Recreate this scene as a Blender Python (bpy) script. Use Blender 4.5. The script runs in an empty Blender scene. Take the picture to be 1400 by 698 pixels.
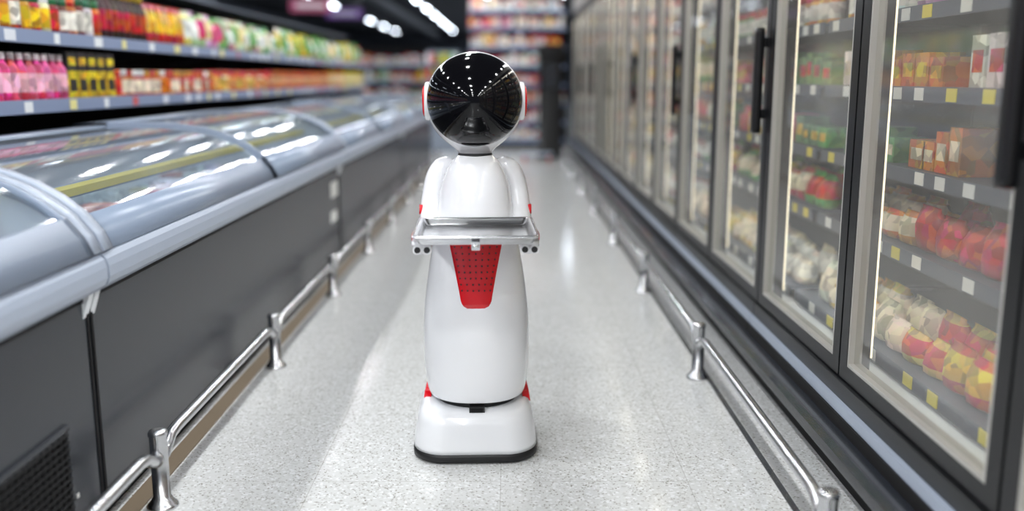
import bpy, math, random
import numpy as np
from mathutils import Vector, Matrix
random.seed(7)

# ------------------------------------------------------------------ helpers
def lin(c):
    out=[]
    for v in c[:3]:
        v=v/255.0
        out.append(v/12.92 if v<=0.04045 else ((v+0.055)/1.055)**2.4)
    return (out[0],out[1],out[2],1.0)

def new_mat(name):
    m=bpy.data.materials.new(name); m.use_nodes=True
    nt=m.node_tree; b=nt.nodes.get('Principled BSDF')
    return m,nt,b

def pbr(name,rgb,rough=0.5,metal=0.0,coat=0.0,spec=0.5,noise=0.0,nscale=20.0):
    m,nt,b=new_mat(name)
    b.inputs['Base Color'].default_value=lin(rgb)
    b.inputs['Roughness'].default_value=rough
    b.inputs['Metallic'].default_value=metal
    b.inputs['Coat Weight'].default_value=coat
    b.inputs['Coat Roughness'].default_value=0.05
    b.inputs['Specular IOR Level'].default_value=spec
    if noise>0:
        tc=nt.nodes.new('ShaderNodeTexCoord'); n=nt.nodes.new('ShaderNodeTexNoise')
        n.inputs['Scale'].default_value=nscale; n.inputs['Detail'].default_value=4
        nt.links.new(tc.outputs['Object'],n.inputs['Vector'])
        mr=nt.nodes.new('ShaderNodeMapRange')
        mr.inputs['To Min'].default_value=max(0.0,rough-noise); mr.inputs['To Max'].default_value=rough+noise
        nt.links.new(n.outputs['Fac'],mr.inputs['Value'])
        nt.links.new(mr.outputs['Result'],b.inputs['Roughness'])
    return m

def emis(name,rgb,strength):
    m,nt,b=new_mat(name)
    b.inputs['Base Color'].default_value=lin(rgb)
    b.inputs['Emission Color'].default_value=lin(rgb)
    b.inputs['Emission Strength'].default_value=strength
    return m

def glass(name,tint,base_refl,haze,rough=0.03,hazecol=(225,232,238),mx_refl=0.7):
    m=bpy.data.materials.new(name); m.use_nodes=True; nt=m.node_tree; nt.nodes.clear()
    out=nt.nodes.new('ShaderNodeOutputMaterial')
    tr=nt.nodes.new('ShaderNodeBsdfTransparent'); tr.inputs['Color'].default_value=lin(tint)
    df=nt.nodes.new('ShaderNodeBsdfDiffuse'); df.inputs['Color'].default_value=lin(hazecol)
    gl=nt.nodes.new('ShaderNodeBsdfGlossy'); gl.inputs['Roughness'].default_value=rough
    gl.inputs['Color'].default_value=(1,1,1,1)
    m1=nt.nodes.new('ShaderNodeMixShader'); m1.inputs[0].default_value=haze
    tc=nt.nodes.new('ShaderNodeTexCoord'); nz=nt.nodes.new('ShaderNodeTexNoise'); nz.inputs['Scale'].default_value=1.6; nz.inputs['Detail'].default_value=3
    nt.links.new(tc.outputs['Object'],nz.inputs['Vector'])
    hz_=nt.nodes.new('ShaderNodeMapRange'); hz_.inputs['From Min'].default_value=.3; hz_.inputs['From Max'].default_value=.7
    hz_.inputs['To Min'].default_value=haze*.6; hz_.inputs['To Max'].default_value=haze*1.4
    nt.links.new(nz.outputs['Fac'],hz_.inputs['Value']); nt.links.new(hz_.outputs['Result'],m1.inputs[0])
    nt.links.new(tr.outputs[0],m1.inputs[1]); nt.links.new(df.outputs[0],m1.inputs[2])
    lw=nt.nodes.new('ShaderNodeLayerWeight'); lw.inputs['Blend'].default_value=0.5
    pw=nt.nodes.new('ShaderNodeMath'); pw.operation='POWER'; pw.inputs[1].default_value=4.5
    nt.links.new(lw.outputs['Facing'],pw.inputs[0])
    mr=nt.nodes.new('ShaderNodeMapRange'); mr.inputs['To Min'].default_value=base_refl; mr.inputs['To Max'].default_value=mx_refl
    nt.links.new(pw.outputs[0],mr.inputs['Value'])
    m2=nt.nodes.new('ShaderNodeMixShader')
    nt.links.new(mr.outputs['Result'],m2.inputs[0])
    nt.links.new(m1.outputs[0],m2.inputs[1]); nt.links.new(gl.outputs[0],m2.inputs[2])
    nt.links.new(m2.outputs[0],out.inputs[0])
    return m

def vcol_mat(name,rough=0.4,sat=1.0,vary=True):
    m,nt,b=new_mat(name)
    a=nt.nodes.new('ShaderNodeAttribute'); a.attribute_name='Col'
    hs=nt.nodes.new('ShaderNodeHueSaturation'); hs.inputs['Saturation'].default_value=sat
    if vary:
        tc=nt.nodes.new('ShaderNodeTexCoord'); v=nt.nodes.new('ShaderNodeTexVoronoi'); v.inputs['Scale'].default_value=26
        nt.links.new(tc.outputs['Object'],v.inputs['Vector'])
        sep=nt.nodes.new('ShaderNodeSeparateColor'); nt.links.new(v.outputs['Color'],sep.inputs[0])
        mr=nt.nodes.new('ShaderNodeMapRange'); mr.inputs['To Min'].default_value=0.5; mr.inputs['To Max'].default_value=1.3
        nt.links.new(sep.outputs[0],mr.inputs['Value']); nt.links.new(mr.outputs['Result'],hs.inputs['Value'])
        mr2=nt.nodes.new('ShaderNodeMapRange'); mr2.inputs['To Min'].default_value=0.47; mr2.inputs['To Max'].default_value=0.53
        nt.links.new(sep.outputs[1],mr2.inputs['Value']); nt.links.new(mr2.outputs['Result'],hs.inputs['Hue'])
    nt.links.new(a.outputs['Color'],hs.inputs['Color'])
    nt.links.new(hs.outputs['Color'],b.inputs['Base Color'])
    b.inputs['Roughness'].default_value=rough
    return m

class B:
    def __init__(s): s.v=[]; s.f=[]; s.c=[]; s.m=[]; s.s=[]
    def add(s,vs,fs,col=(200,200,200),mat=0,smooth=False):
        o=len(s.v); s.v.extend(vs)
        for i,f in enumerate(fs):
            s.f.append([o+k for k in f])
            s.c.append(col if not isinstance(col,list) else col[i]); s.m.append(mat); s.s.append(smooth)
    def box(s,x0,x1,y0,y1,z0,z1,col=(200,200,200),mat=0):
        vs=[(x0,y0,z0),(x1,y0,z0),(x1,y1,z0),(x0,y1,z0),(x0,y0,z1),(x1,y0,z1),(x1,y1,z1),(x0,y1,z1)]
        s.add(vs,[(0,3,2,1),(4,5,6,7),(0,1,5,4),(1,2,6,5),(2,3,7,6),(3,0,4,7)],col,mat)
    def loft(s,loops,col=(200,200,200),mat=0,smooth=True,cap0=True,cap1=True,closed=True,cols=None):
        n=len(loops[0]); o=len(s.v)
        for l in loops: s.v.extend(l)
        for i in range(len(loops)-1):
            for j in range(n if closed else n-1):
                k=(j+1)%n
                s.f.append([o+i*n+j,o+i*n+k,o+(i+1)*n+k,o+(i+1)*n+j])
                s.c.append(cols[i] if cols else col); s.m.append(mat); s.s.append(smooth)
        if cap0: s.f.append([o+j for j in reversed(range(n))]); s.c.append(cols[0] if cols else col); s.m.append(mat); s.s.append(False)
        if cap1: s.f.append([o+(len(loops)-1)*n+j for j in range(n)]); s.c.append(cols[-1] if cols else col); s.m.append(mat); s.s.append(False)
    def lathe(s,cx,cy,prof,seg=16,col=(200,200,200),mat=0,sx=1,sy=1,cols=None,smooth=True,z0=0):
        loops=[[(cx+r*sx*math.cos(2*math.pi*j/seg),cy+r*sy*math.sin(2*math.pi*j/seg),z0+z) for j in range(seg)] for z,r in prof]
        s.loft(loops,col,mat,smooth,cols=cols)
    def tube(s,pts,rad,seg=12,col=(200,200,200),mat=0,smooth=True,sx=1.0):
        pts=[Vector(p) for p in pts]
        if not isinstance(rad,(list,tuple)): rad=[rad]*len(pts)
        loops=[]; up=None
        for i,p in enumerate(pts):
            t=(pts[min(i+1,len(pts)-1)]-pts[max(i-1,0)]).normalized()
            if up is None:
                up=Vector((0,0,1)) if abs(t.z)<0.9 else Vector((0,1,0))
            up=(up-t*up.dot(t)).normalized(); sd=t.cross(up)
            loops.append([tuple(p+ (sd*math.cos(a)*sx+up*math.sin(a))*rad[i]) for a in [2*math.pi*j/seg for j in range(seg)]])
        s.loft(loops,col,mat,smooth)
    def prism(s,prof,y0,y1,col=(200,200,200),mat=0,smooth=False):
        s.loft([[(x,y0,z) for x,z in prof],[(x,y1,z) for x,z in prof]],col,mat,smooth)
    def sheet(s,prof,y0,y1,mat=0,smooth=True):
        s.loft([[(x,y0,z) for x,z in prof],[(x,y1,z) for x,z in prof]],mat=mat,smooth=smooth,cap0=False,cap1=False,closed=False)
    def strip(s,prof,y0,y1,th,col=(200,200,200),mat=0,smooth=True):
        n=len(prof); off=[]
        for i,(x,z) in enumerate(prof):
            a=prof[max(i-1,0)]; b=prof[min(i+1,n-1)]
            t=Vector((b[0]-a[0],b[1]-a[1])).normalized(); nx,nz=-t.y,t.x
            off.append((x+nx*th,z+nz*th))
        s.loft([[(x,y0,z) for x,z in list(prof)+off[::-1]],[(x,y1,z) for x,z in list(prof)+off[::-1]]],col,mat,smooth)
    def build(s,name,mats,parent=None,autosmooth=True):
        me=bpy.data.meshes.new(name); me.from_pydata([tuple(v) for v in s.v],[],s.f)
        for m in mats: me.materials.append(m)
        me.polygons.foreach_set('material_index',s.m)
        me.polygons.foreach_set('use_smooth',s.s)
        ca=me.color_attributes.new('Col','FLOAT_COLOR','CORNER')
        buf=[]
        cache={}
        for f,c in zip(s.f,s.c):
            l=cache.get(c)
            if l is None: l=cache[c]=lin(c)
            buf.extend(l*len(f))
        ca.data.foreach_set('color',buf)
        me.update()
        ob=bpy.data.objects.new(name,me); bpy.context.scene.collection.objects.link(ob)
        if parent: ob.parent=parent
        return ob

def rrect(hw,hd,r,z,cx=0,cy=0,n=8,bow=0.0):
    r=min(r,hw,hd); pts=[]
    for qx,qy,a0 in ((1,1,0),(-1,1,90),(-1,-1,180),(1,-1,270)):
        for i in range(n+1):
            a=math.radians(a0+90*i/n)
            x=qx*(hw-r)+r*math.cos(a); y=qy*(hd-r)+r*math.sin(a)
            if y<0: y-=bow*(1-(x/hw)**2)
            pts.append((cx+x,cy+y,z))
    return pts

def empty(name,loc=(0,0,0),rz=0):
    e=bpy.data.objects.new(name,None); bpy.context.scene.collection.objects.link(e)
    e.location=loc; e.rotation_euler=(0,0,rz); e.empty_display_size=0.1
    return e

# ------------------------------------------------------------------ materials
M_white=pbr('robot_white_gloss',(232,233,236),0.22,coat=0.6)
M_red=pbr('robot_red_gloss',(205,10,26),0.25,coat=0.5)
M_visor=pbr('visor_black_glass',(9,9,12),0.07,coat=0.0,spec=0.28)
M_black=pbr('black_rubber',(16,16,18),0.5)
M_hole=pbr('dark_hole',(45,2,8),0.6)
M_steel=pbr('stainless_steel',(205,206,208),0.24,metal=1.0)
M_tray=pbr('tray_steel',(215,216,218),0.22,metal=1.0)
M_fz=pbr('freezer_panel_grey',(42,46,53),0.26,coat=0.0,spec=.4)
M_ledge=pbr('freezer_ledge_grey',(160,170,186),0.3)
M_frame=pbr('lid_frame_grey',(130,143,162),0.3)
M_liner=pbr('freezer_liner',(222,226,230),0.5)
M_yellow=pbr('yellow_edge',(240,210,10),0.4)
M_blk=pbr('black_metal',(12,13,16),0.35,spec=.4)
M_blkm=pbr('matt_black',(10,10,12),0.7,spec=.3)
M_bump=pbr('dark_bumper',(28,32,40),0.25,coat=0.3)
M_alu=pbr('brushed_aluminium',(186,184,178),0.35,metal=0.3)
M_prod=vcol_mat('printed_packaging',sat=1.15)
M_chill=vcol_mat('frosted_packaging',sat=1.1)
M_plain=vcol_mat('price_rail_paint',vary=False)
M_shelf=pbr('shelf_steel_grey',(80,88,106),0.45)
M_strip=pbr('price_strip_grey',(132,146,176),0.4)
M_brown=pbr('brown_floor_trim',(116,102,84),0.5)
M_int=pbr('fridge_interior',(96,98,104),0.6)
M_lamp=emis('tube_light',(232,242,255),22.0)
M_led=emis('fridge_led',(255,242,216),1.6)
M_led2=emis('fridge_top_led',(255,248,236),16.0)
M_fixture=pbr('fixture_white',(200,200,200),0.5)
G_lid=glass('lid_glass',(228,238,246),0.16,0.17,0.07,(196,210,226))
G_door=glass('door_glass',(236,238,234),0.08,0.15,0.05,(230,226,216),0.5)

# floor
def floor_material():
    m,nt,b=new_mat('terrazzo_tile_floor'); L=nt.links.new
    tc=nt.nodes.new('ShaderNodeTexCoord')
    def cell(scale,lo,hi,c0,c1,prev):
        v=nt.nodes.new('ShaderNodeTexVoronoi'); v.inputs['Scale'].default_value=scale
        L(tc.outputs['Object'],v.inputs['Vector'])
        sp=nt.nodes.new('ShaderNodeSeparateColor'); L(v.outputs['Color'],sp.inputs[0])
        mr=nt.nodes.new('ShaderNodeMapRange'); mr.inputs['From Min'].default_value=lo; mr.inputs['From Max'].default_value=hi
        L(sp.outputs[0],mr.inputs['Value'])
        mx=nt.nodes.new('ShaderNodeMix'); mx.data_type='RGBA'
        L(mr.outputs['Result'],mx.inputs[0]); 
        if prev is None: mx.inputs[6].default_value=lin(c0)
        else: L(prev,mx.inputs[6])
        mx.inputs[7].default_value=lin(c1)
        return mx.outputs[2]
    c=cell(120,0.70,0.86,(214,215,214),(190,190,187),None)
    c=cell(210,0.91,0.95,None,(150,147,140),c)
    c=cell(120,0.85,0.88,None,(230,231,232),c)
    n=nt.nodes.new('ShaderNodeTexNoise'); n.inputs['Scale'].default_value=1.3; n.inputs['Detail'].default_value=5
    L(tc.outputs['Object'],n.inputs['Vector'])
    hs=nt.nodes.new('ShaderNodeHueSaturation'); mr=nt.nodes.new('ShaderNodeMapRange')
    mr.inputs['To Min'].default_value=0.95; mr.inputs['To Max'].default_value=1.04
    L(n.outputs['Fac'],mr.inputs['Value']); L(mr.outputs['Result'],hs.inputs['Value']); L(c,hs.inputs['Color'])
    br=nt.nodes.new('ShaderNodeTexBrick'); br.offset=0; br.inputs['Scale'].default_value=1.0
    br.inputs['Brick Width'].default_value=0.6; br.inputs['Row Height'].default_value=0.6
    br.inputs['Mortar Size'].default_value=0.0018; br.inputs['Mortar Smooth'].default_value=0.3
    br.inputs['Color1'].default_value=(1,1,1,1); br.inputs['Color2'].default_value=(.98,.98,.98,1); br.inputs['Mortar'].default_value=(.74,.73,.71,1)
    mp=nt.nodes.new('ShaderNodeMapping'); mp.inputs['Location'].default_value=(0.03,0.2,0)
    L(tc.outputs['Object'],mp.inputs[0]); L(mp.outputs[0],br.inputs['Vector'])
    mul=nt.nodes.new('ShaderNodeMix'); mul.data_type='RGBA'; mul.blend_type='MULTIPLY'; mul.inputs[0].default_value=1
    L(hs.outputs[0],mul.inputs[6]); L(br.outputs['Color'],mul.inputs[7])
    L(mul.outputs[2],b.inputs['Base Color'])
    mr2=nt.nodes.new('ShaderNodeMapRange'); mr2.inputs['To Min'].default_value=0.05; mr2.inputs['To Max'].default_value=0.18
    L(n.outputs['Fac'],mr2.inputs['Value']); L(mr2.outputs['Result'],b.inputs['Roughness'])
    n2=nt.nodes.new('ShaderNodeTexNoise'); n2.inputs['Scale'].default_value=14; n2.inputs['Detail'].default_value=3
    L(tc.outputs['Object'],n2.inputs['Vector'])
    bp=nt.nodes.new('ShaderNodeBump'); bp.inputs['Strength'].default_value=.10; bp.inputs['Distance'].default_value=.004
    L(n2.outputs['Fac'],bp.inputs['Height']); L(bp.outputs[0],b.inputs['Normal'])
    b.inputs['Specular IOR Level'].default_value=.7
    return m

def simple_wall(name,rgb):
    return pbr(name,rgb,0.8,noise=0.1,nscale=3)

# ------------------------------------------------------------------ shell
X0,X1,Y0,Y1,H=-14,7,-9,58,3.95
b=B(); b.box(X0,X1,Y0,Y1,-0.1,0.0); b.build('floor',[floor_material()])
b=B(); b.box(X0,X1,Y0,Y1,H,H+0.1); b.build('ceiling',[pbr('dark_ceiling',(50,53,60),0.8)])
wm=simple_wall('dark_wall_paint',(84,88,98))
b=B(); b.box(X0-.1,X0,Y0,Y1,0,H); b.build('wall_left',[wm])
b=B(); b.box(X1,X1+.1,Y0,Y1,0,H); b.build('wall_right',[wm])
b=B(); b.box(X0-.1,X1+.1,Y1,Y1+.1,0,H); b.build('wall_back',[wm])
b=B(); b.box(X0-.1,X1+.1,Y0-.1,Y0,0,H); b.build('wall_front',[wm])

# ceiling tube lights
for X,ys,ye,st in ((-8.7,Y0+1,28,2.4),(-6.3,Y0+1,52,4.6),(-4.6,Y0+1,24,2.4),(-3.1,31.0,54,4.0),(-0.7,22.0,54,2.4),(1.7,19.0,54,2.4),(4.1,Y0+1,54,2.4)):
    b=B(); y=ys
    while y<ye:
        b.box(X-.06,X+.06,y,y+1.5,H-.12,H-.06,mat=0)
        b.box(X-.04,X+.04,y+.03,y+1.47,H-.145,H-.121,mat=1)
        for yy in (y+.3,y+1.2): b.box(X-.01,X+.01,yy,yy+.02,H-.06,H,mat=0)
        y+=st
    b.build('ceiling_light',[M_fixture,M_lamp])
# downlights over the aisle on black tracks
LD={}
l=bpy.data.lights.new('downlight_lamp','AREA'); l.shape='DISK'; l.size=.2; l.energy=23; l.color=(.965,.985,1.0); LD['a']=l
l_boost=bpy.data.lights.new('downlight_lamp','AREA'); l_boost.shape='DISK'; l_boost.size=.3; l_boost.energy=44; l_boost.color=(.965,.985,1.0); LD['b']=l_boost  # oversized, stronger version behind the camera, added to brighten the robot's front
for X in (-2.7,-0.55,1.75):
    par=empty('track_downlights')
    b=B(); b.box(X-.02,X+.02,Y0+.6,17.6,H-.30,H-.27,mat=0)
    y=Y0+1.2
    while y<17.5:
        r=.16 if y<1.2 else .11
        b.lathe(X,y,[(H-.47,r),(H-.45,r),(H-.36,r*.8),(H-.31,r*.3),(H-.30,.02)],20,mat=0)
        b.box(X-.008,X+.008,y,y+.016,H-.27,H,mat=0)
        lo=bpy.data.objects.new('downlight_lamp',LD['b'] if y<1.2 else LD['a']); bpy.context.scene.collection.objects.link(lo)
        lo.location=(X,y,H-.475); lo.parent=par
        y+=1.55
    b.build('track',[M_blkm],par)
# ceiling ducts
b=B()
for X in (-9.2,-4.0):
    b.tube([(X,Y0+.5,H-.35),(X,Y1-.5,H-.35)],0.14,16,mat=0)
    for y in range(-6,56,4): b.box(X-.015,X+.015,y,y+.03,H-.22,H)
b.build('ceiling_duct',[pbr('duct_grey',(92,96,104),0.5)])

# floor trims
b=B(); b.box(-1.165,-1.105,-5,14.0,0.0,0.006); b.build('trim_1',[M_brown])
b=B(); b.box(0.845,0.865,-5,15.4,0.0,0.004); b.build('trim_2',[M_bump])

# ------------------------------------------------------------------ guard rails
def guard_rail(X,ys,side):
    b=B()
    for y in ys:
        b.lathe(X,y,[(0,.047),(.006,.047),(.012,.042),(.022,.033),(.03,.029),(.032,.0255),(.222,.0255),(.226,.028),(.236,.028),(.243,.024),(.246,.012)],20)
    for a,c in zip(ys[:-1],ys[1:]):
        r=.0185; h=.19
        pts=[(X,a+.015,h-.03),(X,a+.05,h-.028),(X,a+.075,h-.015),(X,a+.10,h),(X,a+.15,h+.006),
             (X,c-.15,h+.006),(X,c-.10,h),(X,c-.075,h-.015),(X,c-.05,h-.028),(X,c-.015,h-.03)]
        b.tube(pts,r,14)
        for yy in (a+.027,c-.027): b.tube([(X,yy-.006,h-.03),(X,yy+.006,h-.03)],.024,14)
    return b.build('guard_rail',[M_steel])
guard_rail(-1.05,[2.626+1.388*k for k in range(-4,9)],-1)
guard_rail(0.81,[3.854+1.645*k for k in range(-4,8)],1)

# ------------------------------------------------------------------ products
def jit(c,a=14): return tuple(max(0,min(255,int(v+random.uniform(-a,a)))) for v in c)
def p_box(b,x,y,z,w,d,h,c,c2=None):
    xa,xb=(x,x+d) if d>0 else (x+d,x)
    b.box(xa,xb,y-w/2,y+w/2,z,z+h,c,0)
    if c2:
        e=.0015; fx=x-e if d>0 else x+e
        b.box(min(fx,x),max(fx,x),y-w*.36,y+w*.36,z+h*.3,z+h*.72,c2,0)
def p_bottle(b,x,y,z,r,h,c,lab,cap,seg=10):
    b.lathe(x,y,[(0,r*.9),(h*.03,r),(h*.2,r),(h*.21,r*1.01),(h*.58,r*1.01),(h*.59,r),(h*.68,r*.92),(h*.82,r*.42),(h*.86,r*.4),(h*.865,r*.48),(h,r*.46)],seg,z0=z,
            cols=[c,c,lab,lab,lab,c,c,c,cap,cap])
def p_jar(b,x,y,z,r,h,c,lab,cap,seg=10):
    b.lathe(x,y,[(0,r*.95),(h*.04,r),(h*.15,r),(h*.65,r),(h*.75,r*.95),(h*.78,r*.8),(h*.8,r*.88),(h,r*.88)],seg,z0=z,cols=[c,c,lab,c,c,cap,cap])
def p_bag(b,x,y,z,w,d,h,c,c2,seg=10):
    lean=random.uniform(-.02,.02)
    loops=[]
    for t,a,dd in ((0,.8,.55),(.08,.95,.9),(.3,1,1),(.6,.98,.95),(.85,.95,.5),(.93,.93,.12),(1,.95,.06)):
        loops.append([(x+dd*d/2*math.sin(2*math.pi*j/seg)+lean*t,y+a*w/2*math.cos(2*math.pi*j/seg),z+t*h) for j in range(seg)])
    b.loft(loops,smooth=True,cols=[c,c,c2,c2,c,c])

# ------------------------------------------------------------------ left shelf
SX=-2.12
b=B()
ya,yb=-5.0,13.9
b.box(-2.72,-2.66,ya,yb,0,1.86,mat=1)
b.box(-2.66,-2.25,ya,yb,0.0,0.12,mat=1)
for z in (1.165,1.47):
    b.box(-2.66,SX,ya,yb,z-.025,z,mat=0)
    b.box(SX,SX+.014,ya,yb,z-.048,z+.012,mat=2)
    y=ya+.1
    while y<yb-.1:
        w=random.choice((.05,.07,.09))
        col=random.choice(((235,238,240),(235,238,240),(225,228,235),(235,225,150),(205,90,90)))
        b.box(SX+.014,SX+.0165,y,y+w,z-.042,z+.004,col,3)
        y+=w+random.uniform(.12,.4)
    y=ya+.45
    while y<yb:
        b.prism([(-2.66,z-.025),(-2.2,z-.025),(-2.66,z-.10)],y,y+.012,mat=0); y+=1.2
b.box(-2.66,SX-.25,ya,yb,1.84,1.86,mat=0)
for y in (ya,yb): b.box(-2.72,SX-.04,y-.02,y+.02,0,1.6,mat=1)
b.build('grocery_shelf_unit',[M_shelf,M_blkm,M_strip,M_plain])

b=B()
y=ya+.1
while y<yb-.1:
    z=1.166
    if y<4.62:
        r=.034
        for k in range(3): p_bottle(b,SX-.05-k*.09,y,z,r,.215,jit((228,110,150),10),(246,195,210),(250,240,240))
        y+=.074
    elif y<5.15:
        for k in range(2): p_box(b,SX-.02-k*.1,y,z,.1,-.08,.14,jit((222,184,30),8),(30,26,26)); 
        p_box(b,SX-.02,y,z+.14,.1,-.08,.09,jit((35,30,32),8),(225,190,60)); y+=.11
    elif y<6.8:
        c=random.choice(((214,120,60),(205,80,50),(228,200,150),(190,60,50)))
        for k in range(2): p_jar(b,SX-.05-k*.09,y,z,.038,.15,jit(c),(238,225,205) if random.random()<.6 else jit(c),random.choice(((200,60,40),(235,235,235),(190,140,60))))
        y+=.084
    elif y<8.4:
        c=random.choice(((200,70,50),(222,150,80),(235,220,200)))
        for k in range(2): p_jar(b,SX-.05-k*.09,y,z,.036,.16,jit(c),jit((225,180,120)),(210,60,50))
        y+=.08
    elif y<11.2:
        c=random.choice(((206,96,46),(214,120,60),(190,70,40)))
        p_box(b,SX-.02,y,z,.1,-.12,.17,jit(c),(235,190,150)); y+=.108
    else:
        c=random.choice(((220,190,60),(210,200,90),(215,120,60)))
        p_box(b,SX-.02,y,z,.1,-.12,.19,jit(c),(245,235,200)); y+=.108
b.build('packaged_groceries',[M_prod])
b=B()
y=ya+.1
while y<yb-.1:
    z=1.471
    if y<5.0:
        c=random.choice(((190,60,45),(222,205,170),(205,140,60),(235,232,225),(120,40,35)))
        for k in range(2): p_jar(b,SX-.06-k*.1,y,z,.04,random.uniform(.17,.21),jit(c),random.choice(((240,236,226),(205,70,60),(230,190,70))),random.choice(((40,90,60),(200,50,40),(235,235,235))))
        y+=.09
    elif y<5.65:
        for k in range(2): p_bottle(b,SX-.06-k*.09,y,z,.036,.27,jit((60,36,34),8),(190,40,40),(200,170,60))
        y+=.08
    elif y<6.4:
        c=random.choice(((205,70,40),(222,110,50),(200,40,45)))
        p_bag(b,SX-.06,y,z,.12,.06,.24,jit(c),(235,190,90)); p_bag(b,SX-.14,y,z,.12,.06,.25,jit(c),(235,190,90)); y+=.115
    elif y<8.9:
        c=random.choice(((236,238,236),(200,215,180),(240,200,215),(120,175,105),(225,140,170),(232,220,150)))
        for k in range(3): p_bag(b,SX-.06-k*.085,y+random.uniform(-.02,.02),z,.17,.08,.20+.02*k+random.uniform(-.03,.04),jit(c),random.choice(((235,238,232),(100,165,90),(215,90,130),(235,225,160)))) 
        y+=.14
    else:
        c=random.choice(((215,225,180),(130,185,100),(228,215,90),(235,235,235),(215,100,80)))
        for k in range(2): p_bag(b,SX-.07-k*.09,y,z,.18,.08,.23+random.uniform(-.04,.03),jit(c),random.choice(((240,240,235),(90,160,90),(230,200,70))))
        y+=.155
b.build('packaged_groceries',[M_prod])

# ------------------------------------------------------------------ display freezers
CAN=[(-1.125,.800),(-1.145,.845),(-1.185,.895),(-1.24,.94),(-1.30,.975),(-1.37,1.003),(-1.46,1.028),(-1.58,1.045),(-1.72,1.05),(-1.9,1.048),(-2.06,1.04)]
def canup(o):
    r=[]
    n=len(CAN)
    for i,(x,z) in enumerate(CAN):
        a=CAN[max(i-1,0)]; c=CAN[min(i+1,n-1)]
        t=Vector((c[0]-a[0],c[1]-a[1])).normalized()
        r.append((x+t.y*o,z-t.x*o))
    return r
def freezer(y0,y1,vent,labels):
    b=B(); e=.006; y0+=e; y1-=e
    b.box(-2.10,-1.20,y0,y1,0,.07,mat=3)
    b.box(-1.215,-1.165,y0,y1,.07,.70,mat=0)
    b.box(-2.10,-2.06,y0,y1,.07,1.02,mat=0)
    b.box(-2.06,-1.215,y0,y1,.07,.52,mat=4)
    b.box(-1.235,-1.216,y0,y1,.52,.72,mat=4); b.box(-2.06,-2.04,y0,y1,.52,1.0,mat=4)
    for ya_,yb_ in ((y0,y0+.03),(y1-.03,y1)):
        prof=[(x,z-.03) for x,z in CAN]
        b.prism([(-2.06,.52),(-1.2,.52),(-1.14,.70)]+prof,ya_,yb_,mat=4)
    led=[(-1.235,.70),(-1.16,.695),(-1.125,.70),(-1.108,.715),(-1.100,.735),(-1.100,.765),(-1.106,.785),(-1.118,.798),(-1.135,.803),(-1.235,.803)]
    b.prism(led,y0,y1,mat=1)
    b.box(-1.1665,-1.160,y0,y1,.672,.690,mat=3)
    for yy in (y0,y1-.012): b.box(-1.166,-1.162,yy,yy+.012,.07,.69,mat=3)
    mid=(y0+y1)/2+.05
    for a,c,o in ((y0+.05,mid,.0),(mid-.03,y1-.05,.012)):
        b.sheet(canup(o),a,c,mat=5)
        for yy in (a,c-.035): b.strip(canup(o+.006),yy,yy+.035,.014,mat=2)
        b.strip(canup(o+.006)[:3],a,c,.016,mat=2)
        b.strip(canup(o+.006)[-2:],a,c,.016,mat=2)
    for yy,w in ((y0,.055),(y1-.055,.055)): b.strip(canup(.018),yy,yy+w,.034,mat=1)
    b.box(-1.435,-1.38,y0+.03,y1-.03,.905,.93,mat=6)
    b.box(-1.45,-1.435,y0+.03,y1-.03,.885,.93,mat=2)
    b.box(-1.95,-1.93,y0+.03,y1-.03,.95,.97,mat=2)
    yy=y0+.12
    while yy<y1-.12:
        for k in range(4):
            c=random.choice(((230,232,235),(225,228,232),(210,120,110),(225,215,160),(200,220,232),(235,235,235),(150,180,200)))
            h=random.uniform(.14,.24); x=-1.30-k*.185
            b.box(x-.16,x,yy-.075,yy+.075,.52,.52+h,jit(c),7)
        yy+=.165
    if vent:
        va,vb=y1-1.35,y1-.19
        b.box(-1.166,-1.1595,va,vb,.075,.37,mat=3)
        b.box(-1.164,-1.156,va-.012,vb+.012,.365,.38,mat=0); b.box(-1.164,-1.156,va-.012,va,.075,.37,mat=0); b.box(-1.164,-1.156,vb,vb+.012,.075,.37,mat=0)
        z=.09
        while z<.355:
            b.prism([(-1.163,z),(-1.152,z+.004),(-1.152,z+.007),(-1.163,z+.012)],va,vb,mat=3); z+=.02
        yy=va+.03
        while yy<vb:
            b.box(-1.160,-1.154,yy,yy+.004,.08,.365,mat=3); yy+=.03
    for ly,lz,lw,lh in labels:
        b.box(-1.166,-1.1635,ly,ly+lw,lz,lz+lh,(222,222,218),8)
    return b.build('chest_freezer',[M_fz,M_ledge,M_frame,M_blkm,M_liner,G_lid,M_yellow,M_chill,M_plain])
seams=[-5.2,-1.35,2.5,6.32,10.1,13.85]
for i,(a,c) in enumerate(zip(seams[:-1],seams[1:])):
    freezer(a,c,i==1, [(c-.30,.50,.24,.1),(c-.32,.34,.20,.07)] if i==2 else ([(c-.16,.16,.012,.012)] if i<2 else []))

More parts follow.
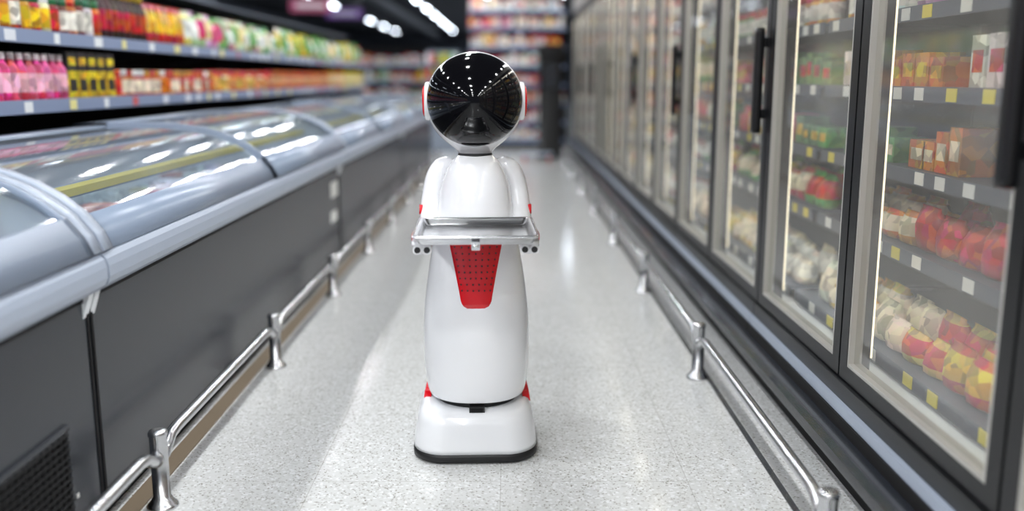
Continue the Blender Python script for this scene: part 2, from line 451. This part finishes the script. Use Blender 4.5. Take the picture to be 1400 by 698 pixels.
# ------------------------------------------------------------------ glass door refrigerators
W=1.035
mul=[1.95+W*k for k in range(-4,14)]
pal_top=[(225,90,110),(235,225,215),(200,40,45),(240,190,100),(190,150,200),(235,235,235),(225,140,150),(110,160,100)]
pal_mid=[(110,165,100),(225,185,50),(195,35,35),(235,235,228),(200,60,50),(210,130,50)]
pal_low=[(228,195,105),(235,210,140),(205,90,60),(235,225,200)]
def fridge(y0,y2):
    par=empty('glass_door_refrigerator',(0,0,0))
    y1=(y0+y2)/2
    b=B()
    b.box(1.06,2.05,y0+.004,y2-.004,0.0,.16,mat=1)
    b.prism([(1.06,.06),(1.02,.075),(1.0,.10),(1.0,.135),(1.015,.155),(1.06,.16)],y0,y2,mat=2)
    b.box(1.06,1.10,y0+.004,y2-.004,.16,.20,mat=1)
    b.box(1.068,1.15,y0+.004,y2-.004,.20,.235,mat=3)
    b.box(1.085,1.16,y0+.004,y2-.004,.235,.29,mat=0)
    b.box(1.16,2.05,y0+.004,y2-.004,.16,.30,mat=4)
    b.box(1.98,2.05,y0+.004,y2-.004,.30,2.32,mat=5)
    b.box(1.10,2.05,y0+.004,y2-.004,2.32,2.62,mat=0)
    b.box(1.085,1.10,y0+.004,y2-.004,2.36,2.58,mat=6)
    if y0<0-2: b.box(1.17,2.0,y0+.004,y0+.03,.30,2.32,mat=5)
    if y2>15: b.box(1.17,2.0,y2-.03,y2-.004,.30,2.32,mat=5)
    for a,c,hs in ((y0,y1,1),(y1,y2,-1)):
        a2,c2=a+.006,c-.006; s=.06
        X0_,X1_=1.10,1.145
        b.box(X0_,X1_,a2,a2+s,.295,2.31,mat=0); b.box(X0_,X1_,c2-s,c2,.295,2.31,mat=0)
        b.box(X0_,X1_,a2+s,c2-s,.295,.345,mat=0); b.box(X0_,X1_,a2+s,c2-s,2.25,2.31,mat=0)
        b.box(X0_+.002,X1_,a2+s,a2+s+.014,.345,2.25,mat=6); b.box(X0_+.002,X1_,c2-s-.010,c2-s,.345,2.25,mat=6)
        b.box(X0_+.002,X1_,a2+s+.014,c2-s-.010,.345,.357,mat=6)
        b.add([(1.12,a2+s+.014,.357),(1.12,c2-s-.010,.357),(1.12,c2-s-.010,2.25),(1.12,a2+s+.014,2.25)],[(3,2,1,0)],mat=7)
    for yy in (y0+.03,y1,y2-.03):
        b.box(1.15,1.19,yy-.03,yy+.03,.30,2.31,mat=0)
        b.box(1.19,1.20,yy-.022,yy+.022,.36,2.28,mat=8)
    b.box(1.2,1.26,y0+.05,y2-.05,2.29,2.305,mat=9)
    yy=y0+.036
    b.loft([rrect(.018,.026,.012,z,cx=1.062,cy=yy,n=4) for z in (1.04,1.06,1.46,1.48)],mat=0)
    for zz in (1.10,1.40): b.box(1.07,1.10,yy-.014,yy+.014,zz,zz+.04,mat=0)
    b.build('cabinet',[M_blk,M_blkm,M_bump,M_ledge,M_liner,M_int,M_alu,G_door,M_led,M_led2],par)
    s=B(); g=B()
    for zi,z in enumerate((.36,.70,.97,1.24,1.50,1.76,2.02)):
        fx=1.34 if zi else 1.26
        s.box(fx,1.95,y0+.04,y2-.04,z-.015,z,mat=0)
        s.box(fx-.012,fx,y0+.04,y2-.04,z-.045,z+.004,mat=0)
        y=y0+.08
        while y<y2-.14:
            s.box(fx-.0145,fx-.012,y,y+.065,z-.04,z+.0,random.choice(((238,238,235),(235,236,238),(232,215,80))),1)
            y+=random.uniform(.14,.36)
        y=y0+.11
        style=random.random()
        run=0; c=None
        while y<y2-.13:
            if run<=0:
                pal=pal_low if zi==0 else pal_mid+[(232,110,125)] if zi<=3 else pal_top
                c=random.choice(pal); run=random.randint(2,5)
                lab=random.choice(((240,225,200),(240,238,232),(215,60,60),(232,195,80)))
                if random.random()<(.3 if zi in (2,3) else .1): y+=random.uniform(.08,.25); continue
            run-=1
            if zi<=1:
                w=.15
                for k in range(2): p_bag(g,fx+.08+k*.12,y,z+.001,w,.11,random.uniform(.10,.17),jit(c),lab)
                y+=w*.95
            elif zi<=3:
                w=random.choice((.09,.11,.13))
                if style<.5: 
                    for k in range(2): p_bag(g,fx+.07+k*.09,y,z+.001,w+.02,.08,random.uniform(.12,.17),jit(c),lab)
                else: p_box(g,fx+.04,y,z+.001,w*.92,.12,random.uniform(.08,.16),jit(c),lab)
                y+=w
            else:
                w=random.choice((.085,.1,.12))
                if style<.35:
                    p_jar(g,fx+.07,y,z+.001,w*.44,.14,jit(c),(240,238,232),jit((200,60,60)))
                elif style<.7: p_box(g,fx+.03,y,z+.001,w*.92,.14,random.uniform(.1,.17),jit(c),lab)
                else: p_bottle(g,fx+.06,y,z+.001,w*.42,.19,jit(c),(240,240,236),(230,230,230))
                y+=w
    s.build('wire_shelves',[M_shelf,M_plain],par)
    g.build('chilled_groceries',[M_chill],par)
for k in range(0,len(mul)-1,2):
    y0=mul[k]; fridge(y0,y0+2*W)

# ------------------------------------------------------------------ distant shelving
def gondola(name,xa,xb,Y,top,levels,pal,depth=.5):
    par=empty(name)
    b=B(); g=B()
    b.box(xa,xb,Y+depth-.04,Y+depth,0,top,mat=1)
    b.box(xa-.03,xa,Y+.05,Y+depth,0,top,mat=1); b.box(xb,xb+.03,Y+.05,Y+depth,0,top,mat=1)
    b.box(xa,xb,Y+.02,Y+depth-.04,0,.12,mat=1)
    for zi,z in enumerate(levels):
        b.box(xa,xb,Y,Y+depth-.04,z-.03,z,mat=0)
        b.box(xa,xb,Y-.012,Y,z-.05,z+.01,mat=2)
        x=xa+.06
        nxt=levels[zi+1]-z if zi+1<len(levels) else .32
        c=random.choice(pal); cnt=0
        while x<xb-.06:
            if cnt<=0: c=random.choice(pal); cnt=random.randint(2,6)
            cnt-=1
            w=random.uniform(.08,.14); h=min(nxt-.08,random.uniform(.16,.26))
            if random.random()<.5:
                g.box(x-w*.46,x+w*.46,Y+.02,Y+.2,z+.001,z+h,jit(c),0)
                g.box(x-w*.3,x+w*.3,Y+.018,Y+.02,z+h*.3,z+h*.7,random.choice(((240,238,235),(235,200,120),(210,60,70))),0)
            else:
                p_jar(g,x,Y+.08,z+.001,w*.45,h,jit(c),(238,235,232),jit((200,70,80)))
            x+=w
    b.build('shelving',[M_shelf,M_blkm,M_strip],par); g.build('stocked_goods',[M_prod],par)
pinks=[(225,110,135),(235,225,225),(200,50,60),(230,160,170),(240,240,240),(170,80,120),(225,190,150)]
mixc=[(200,60,60),(235,235,235),(230,190,80),(110,160,110),(90,130,190),(215,130,70),(240,225,200)]
gondola('store_shelf_unit',-.75,1.02,17.4,2.75,(.15,.48,.82,1.16,1.5,1.84,2.18,2.48),pinks)
gondola('store_shelf_unit',-3.9,-1.75,20.5,1.95,(.15,.5,.85,1.2,1.55),mixc)
gondola('store_shelf_unit',-7.6,-4.5,22.0,1.9,(.15,.5,.85,1.2,1.55),mixc)
gondola('store_shelf_unit',-3.2,.8,34,2.1,(.15,.5,.9,1.3,1.7),mixc)
gondola('store_shelf_unit',-9.5,-4.6,38,2.2,(.15,.5,.9,1.3,1.7),mixc)

# black display column
b=B()
b.loft([rrect(.21,.21,.05,0),rrect(.21,.21,.05,.04),rrect(.185,.185,.06,.06),rrect(.185,.185,.06,1.62),rrect(.215,.2,.06,1.66),rrect(.215,.2,.06,1.78),rrect(.19,.18,.06,1.80)],mat=0)
b.box(-.12,.12,-.195,-.184,1.1,1.5,mat=1)
o=b.build('display_column',[M_blk,M_bump]); o.location=(.66,15.35,0)
b=B()
b.loft([rrect(.24,.17,.03,.10),rrect(.24,.17,.03,.125)],mat=0)
for sx in (-.19,.19):
    for sy in (-.12,.12):
        b.tube([(sx-.015,sy,.045),(sx+.015,sy,.045)],.045,14,mat=1); b.box(sx-.02,sx+.02,sy-.02,sy+.02,.06,.10,mat=2)
o=b.build('platform_trolley',[M_ledge,M_red,M_steel]); o.location=(.42,14.6,0)

def sign(x,y,z,w,h,rgb,c2):
    b=B(); b.box(-w/2,w/2,-.015,.015,0,h,mat=0); b.box(-w*.35,w*.35,-.018,-.015,h*.3,h*.62,mat=1)
    for s in (-.4,.4): b.box(w*s-.006,w*s+.006,-.006,.006,h,H-z,mat=2)
    o=b.build('hanging_aisle_sign',[pbr('sign_face',rgb,.4),pbr('sign_text',c2,.4),M_steel]); o.location=(x,y,z)
sign(-3.45,20.0,2.5,.75,.2,(130,85,170),(220,220,235))
sign(-3.95,19,2.56,.8,.26,(205,100,135),(235,235,235))

# promo display box near end of aisle
b=B()
b.loft([rrect(.30,.25,.02,0),rrect(.30,.25,.02,.9),rrect(.33,.28,.02,.92),rrect(.33,.28,.02,.98)],mat=0)
b.box(-.29,.29,.2,.25,.98,1.75,mat=1)
for zz in (.98,1.24,1.5):
    b.box(-.29,.29,-.2,.2,zz,zz+.015,mat=0)
    for i in range(6): b.box(-.27+i*.092,-.19+i*.092,-.15,.1,zz+.016,zz+.2,jit(random.choice(mixc)),2)
o=b.build('promotional_display_stand',[M_ledge,M_frame,M_prod]); o.location=(-1.2,16.8,0)

# ------------------------------------------------------------------ ROBOT
phi=math.radians(2.1)
R=empty('service_robot',(-.117,3.14,0),phi)
prof=[(.190,.140,.138),(.196,.160,.158),(.205,.167,.163),(.24,.175,.168),(.30,.1815,.172),(.40,.184,.172),(.50,.178,.166),(.60,.166,.156),(.70,.150,.142),(.78,.137,.128),(.83,.130,.118),(.90,.119,.106),(.955,.102,.092),(.99,.084,.077),(1.008,.068,.064),(1.018,.056,.054)]
def cr(P,n=6):
    out=[]
    for i in range(len(P)-1):
        p0=P[max(i-1,0)];p1=P[i];p2=P[i+1];p3=P[min(i+2,len(P)-1)]
        for k in range(n):
            t=k/n
            out.append(tuple(.5*((2*b_)+(-a+c)*t+(2*a-5*b_+4*c-d)*t*t+(-a+3*b_-3*c+d)*t**3) for a,b_,c,d in zip(p0,p1,p2,p3)))
    out.append(P[-1]); return out
body=cr(prof,6)
zt=np.array([p[0] for p in body]); zt=np.maximum.accumulate(zt); rxt=np.array([p[1] for p in body]); ryt=np.array([p[2] for p in body])
NE=2.25
def sloop(rx,ry,z,n=64):
    l=[]
    for j in range(n):
        a=2*math.pi*j/n; c,s_=math.cos(a),math.sin(a)
        l.append((rx*math.copysign(abs(c)**(2/NE),c),ry*math.copysign(abs(s_)**(2/NE),s_),z))
    return l
b=B()
b.loft([sloop(rx,ry,z) for z,rx,ry in zip(zt,rxt,ryt)],mat=0)
b.build('body_shell',[M_white],R)
def surf(x,z,off=0.0):
    rx=np.interp(z,zt,rxt); ry=np.interp(z,zt,ryt)
    y=-ry*(max(0,1-abs(x/rx)**NE))**(1/NE)
    dz=(np.interp(z+.01,zt,ryt)-np.interp(z-.01,zt,ryt))/.02
    g=Vector((x/rx**2,y/ry**2,-dz/ry)).normalized()
    p=Vector((x,y,z))+g*off
    return p
b=B()
zb,ztp=.524,.775
nU,nV=24,30
def hw(t):
    w=.048+(.089-.048)*min(1,(t/.85))**1.15
    if t<.12: w*=math.sqrt(max(0,1-((.12-t)/.12)**2))*.45+.55
    return w
top=[];
for i in range(nV+1):
    t=i/nV; z=zb+(ztp-zb)*t; w=hw(t)
    top.append([surf(-w+2*w*j/nU,z,.0035 if 0<i<nV and 0<j<nU else -.001) for j in range(nU+1)])
b.loft([[tuple(p) for p in r] for r in top],closed=False,cap0=False,cap1=False,mat=0)
for r_ in range(8):
    z=.585+r_*.020
    nn=6 if r_<2 else 7
    for c_ in range(nn):
        w=hw((z-zb)/(ztp-zb))*.78
        x=-w+2*w*c_/(nn-1)
        b.add([tuple(surf(x+.0028*math.cos(a),z+.0033*math.sin(a),.0052)) for a in [2*math.pi*k/10 for k in range(10)]],[tuple(range(10))],mat=1)
b.build('red_speaker_grille',[M_red,M_hole],R)
b=B(); BX=-.006
b.loft([rrect(.200,.188,.09,.0,cx=BX,bow=.012),rrect(.212,.200,.10,.008,cx=BX,bow=.014),rrect(.213,.201,.10,.026,cx=BX,bow=.014),rrect(.208,.197,.10,.034,cx=BX,bow=.014)],mat=1)
lv=[(.210,.198,.034),(.210,.198,.05),(.208,.196,.075),(.204,.191,.105),(.199,.186,.13),(.194,.180,.150),(.186,.170,.163),(.172,.154,.171),(.15,.13,.175)]
b.loft([rrect(w,d,.10,z,cx=BX,bow=.014,n=10) for w,d,z in lv],mat=0)
b.lathe(0,0,[(.17,.14),(.195,.14)],40,mat=1)
b.box(-.026,.026,-.171,-.12,.166,.188,mat=1)
b.box(-.02,.02,-.173,-.171,.170,.183,mat=2)
b.build('wheeled_base',[M_white,M_black,M_visor],R)
b=B()
for s in (-1,1):
    b.loft([[(s*.160,-.03,.165),(s*.188,-.02,.155),(s*.188,.09,.155),(s*.160,.11,.165)],
            [(s*.160,-.01,.19),(s*.184,.01,.185),(s*.184,.08,.185),(s*.160,.10,.19)],
            [(s*.165,.03,.212),(s*.177,.035,.208),(s*.177,.07,.208),(s*.165,.08,.212)]],mat=0,smooth=False)
b.build('red_side_fins',[M_red],R)
b=B()
b.lathe(0,0,[(1.016,.056),(1.018,.058),(1.022,.058),(1.024,.055)],40,mat=1)
hz=1.200
pr=cr([(1.021,.056),(1.028,.059),(1.038,.068),(1.050,.084),(1.065,.103),(1.083,.121),(1.105,.138),(1.13,.150)],4)
for i in range(8,30):
    a=-math.pi/2+math.pi*i/30
    zz=hz+.158*math.sin(a)
    if zz>1.14: pr.append((zz,.163*math.cos(a)))
pr.append((hz+.1578,.01))
b.lathe(0,.025,pr,56,mat=0)
b.build('head_shell',[M_white,M_black],R)
b=B(); n=44; rv=.1585
b.lathe(0,-.028,[(hz+rv*.965*math.sin(-math.pi/2+math.pi*i/n),max(.0005,rv*math.cos(-math.pi/2+math.pi*i/n))) for i in range(n+1)],64,mat=0)
b.build('face_visor',[M_visor],R)
b=B()
for s in (-1,1):
    b.tube([(s*.148,.03,hz-.005),(s*.163,.03,hz-.005),(s*.167,.03,hz-.005)],[.064,.064,.058],32,mat=1)
    b.tube([(s*.163,.03,hz-.005),(s*.170,.03,hz-.005),(s*.174,.03,hz-.005),(s*.175,.03,hz-.005)],[.052,.052,.044,.02],32,mat=0)
b.build('ear_discs',[M_red,M_white],R)
b=B()
for s in (-1,1):
    P=[(s*.070,.045,.975,.022),(s*.106,.045,.975,.034),(s*.130,.045,.940,.038),(s*.143,.035,.885,.038),(s*.149,.015,.835,.039),(s*.153,-.03,.795,.036),(s*.156,-.08,.78,.032),(s*.158,-.20,.777,.026),(s*.158,-.32,.777,.022),(s*.158,-.43,.777,.019)]
    Q=cr(P,5)
    b.tube([q[:3] for q in Q],[q[3] for q in Q],20,mat=0)
    for dx in (-.013,.015):
        b.tube([(s*.158+dx,-.38,.776),(s*.158+dx,-.455,.776)],.0135,16,mat=0)
        b.tube([(s*.158+dx,-.450,.776),(s*.158+dx,-.4565,.776)],.0095,16,mat=1)
    b.loft([rrect(.03,.09,.012,.784,cx=s*.158,cy=-.36),rrect(.03,.09,.012,.800,cx=s*.158,cy=-.36)],mat=0)
    b.loft([rrect(.007,.04,.006,.788,cx=s*.187,cy=-.33),rrect(.007,.04,.006,.806,cx=s*.187,cy=-.33)],mat=2)
    b.loft([rrect(.006,.012,.006,.82,cx=s*.184,cy=-.01),rrect(.006,.012,.006,.85,cx=s*.184,cy=.0)],mat=2)
b.build('arms',[M_white,M_black,M_red],R)
b=B()
cy=-.335
L=[(.150,.157,.799),(.160,.167,.800),(.166,.173,.804),(.1785,.186,.820),(.183,.190,.821),(.184,.191,.824),(.183,.190,.8275),(.178,.185,.8285),(.172,.179,.8275),(.168,.175,.824),(.160,.167,.8075),(.154,.161,.805),(.12,.12,.8045)]
b.loft([rrect(w,d,.018,z,cy=cy) for w,d,z in L],mat=0)
b.box(-.012,.012,cy-.194,cy-.172,.788,.812,mat=0); b.tube([(-.009,cy-.196,.80),(.009,cy-.196,.80)],.005,10,mat=0)
b.build('serving_tray',[M_tray],R)

# ------------------------------------------------------------------ world, camera
w=bpy.data.worlds.new('World'); bpy.context.scene.world=w; w.use_nodes=True
w.node_tree.nodes['Background'].inputs[0].default_value=(.6,.65,.7,1); w.node_tree.nodes['Background'].inputs[1].default_value=0.3
cam=bpy.data.cameras.new('camera'); co=bpy.data.objects.new('camera',cam); bpy.context.scene.collection.objects.link(co)
co.location=(0,0,1.27)
co.rotation_euler=(math.radians(90-10.77),0,math.radians(-0.13))
cam.sensor_width=36; cam.lens=1272/1400*36
cam.clip_start=.05; cam.clip_end=200
cam.dof.use_dof=True; cam.dof.focus_distance=3.05; cam.dof.aperture_fstop=0.75
bpy.context.scene.camera=co
vs=bpy.context.scene.view_settings
vs.view_transform='Standard'; vs.exposure=0.0
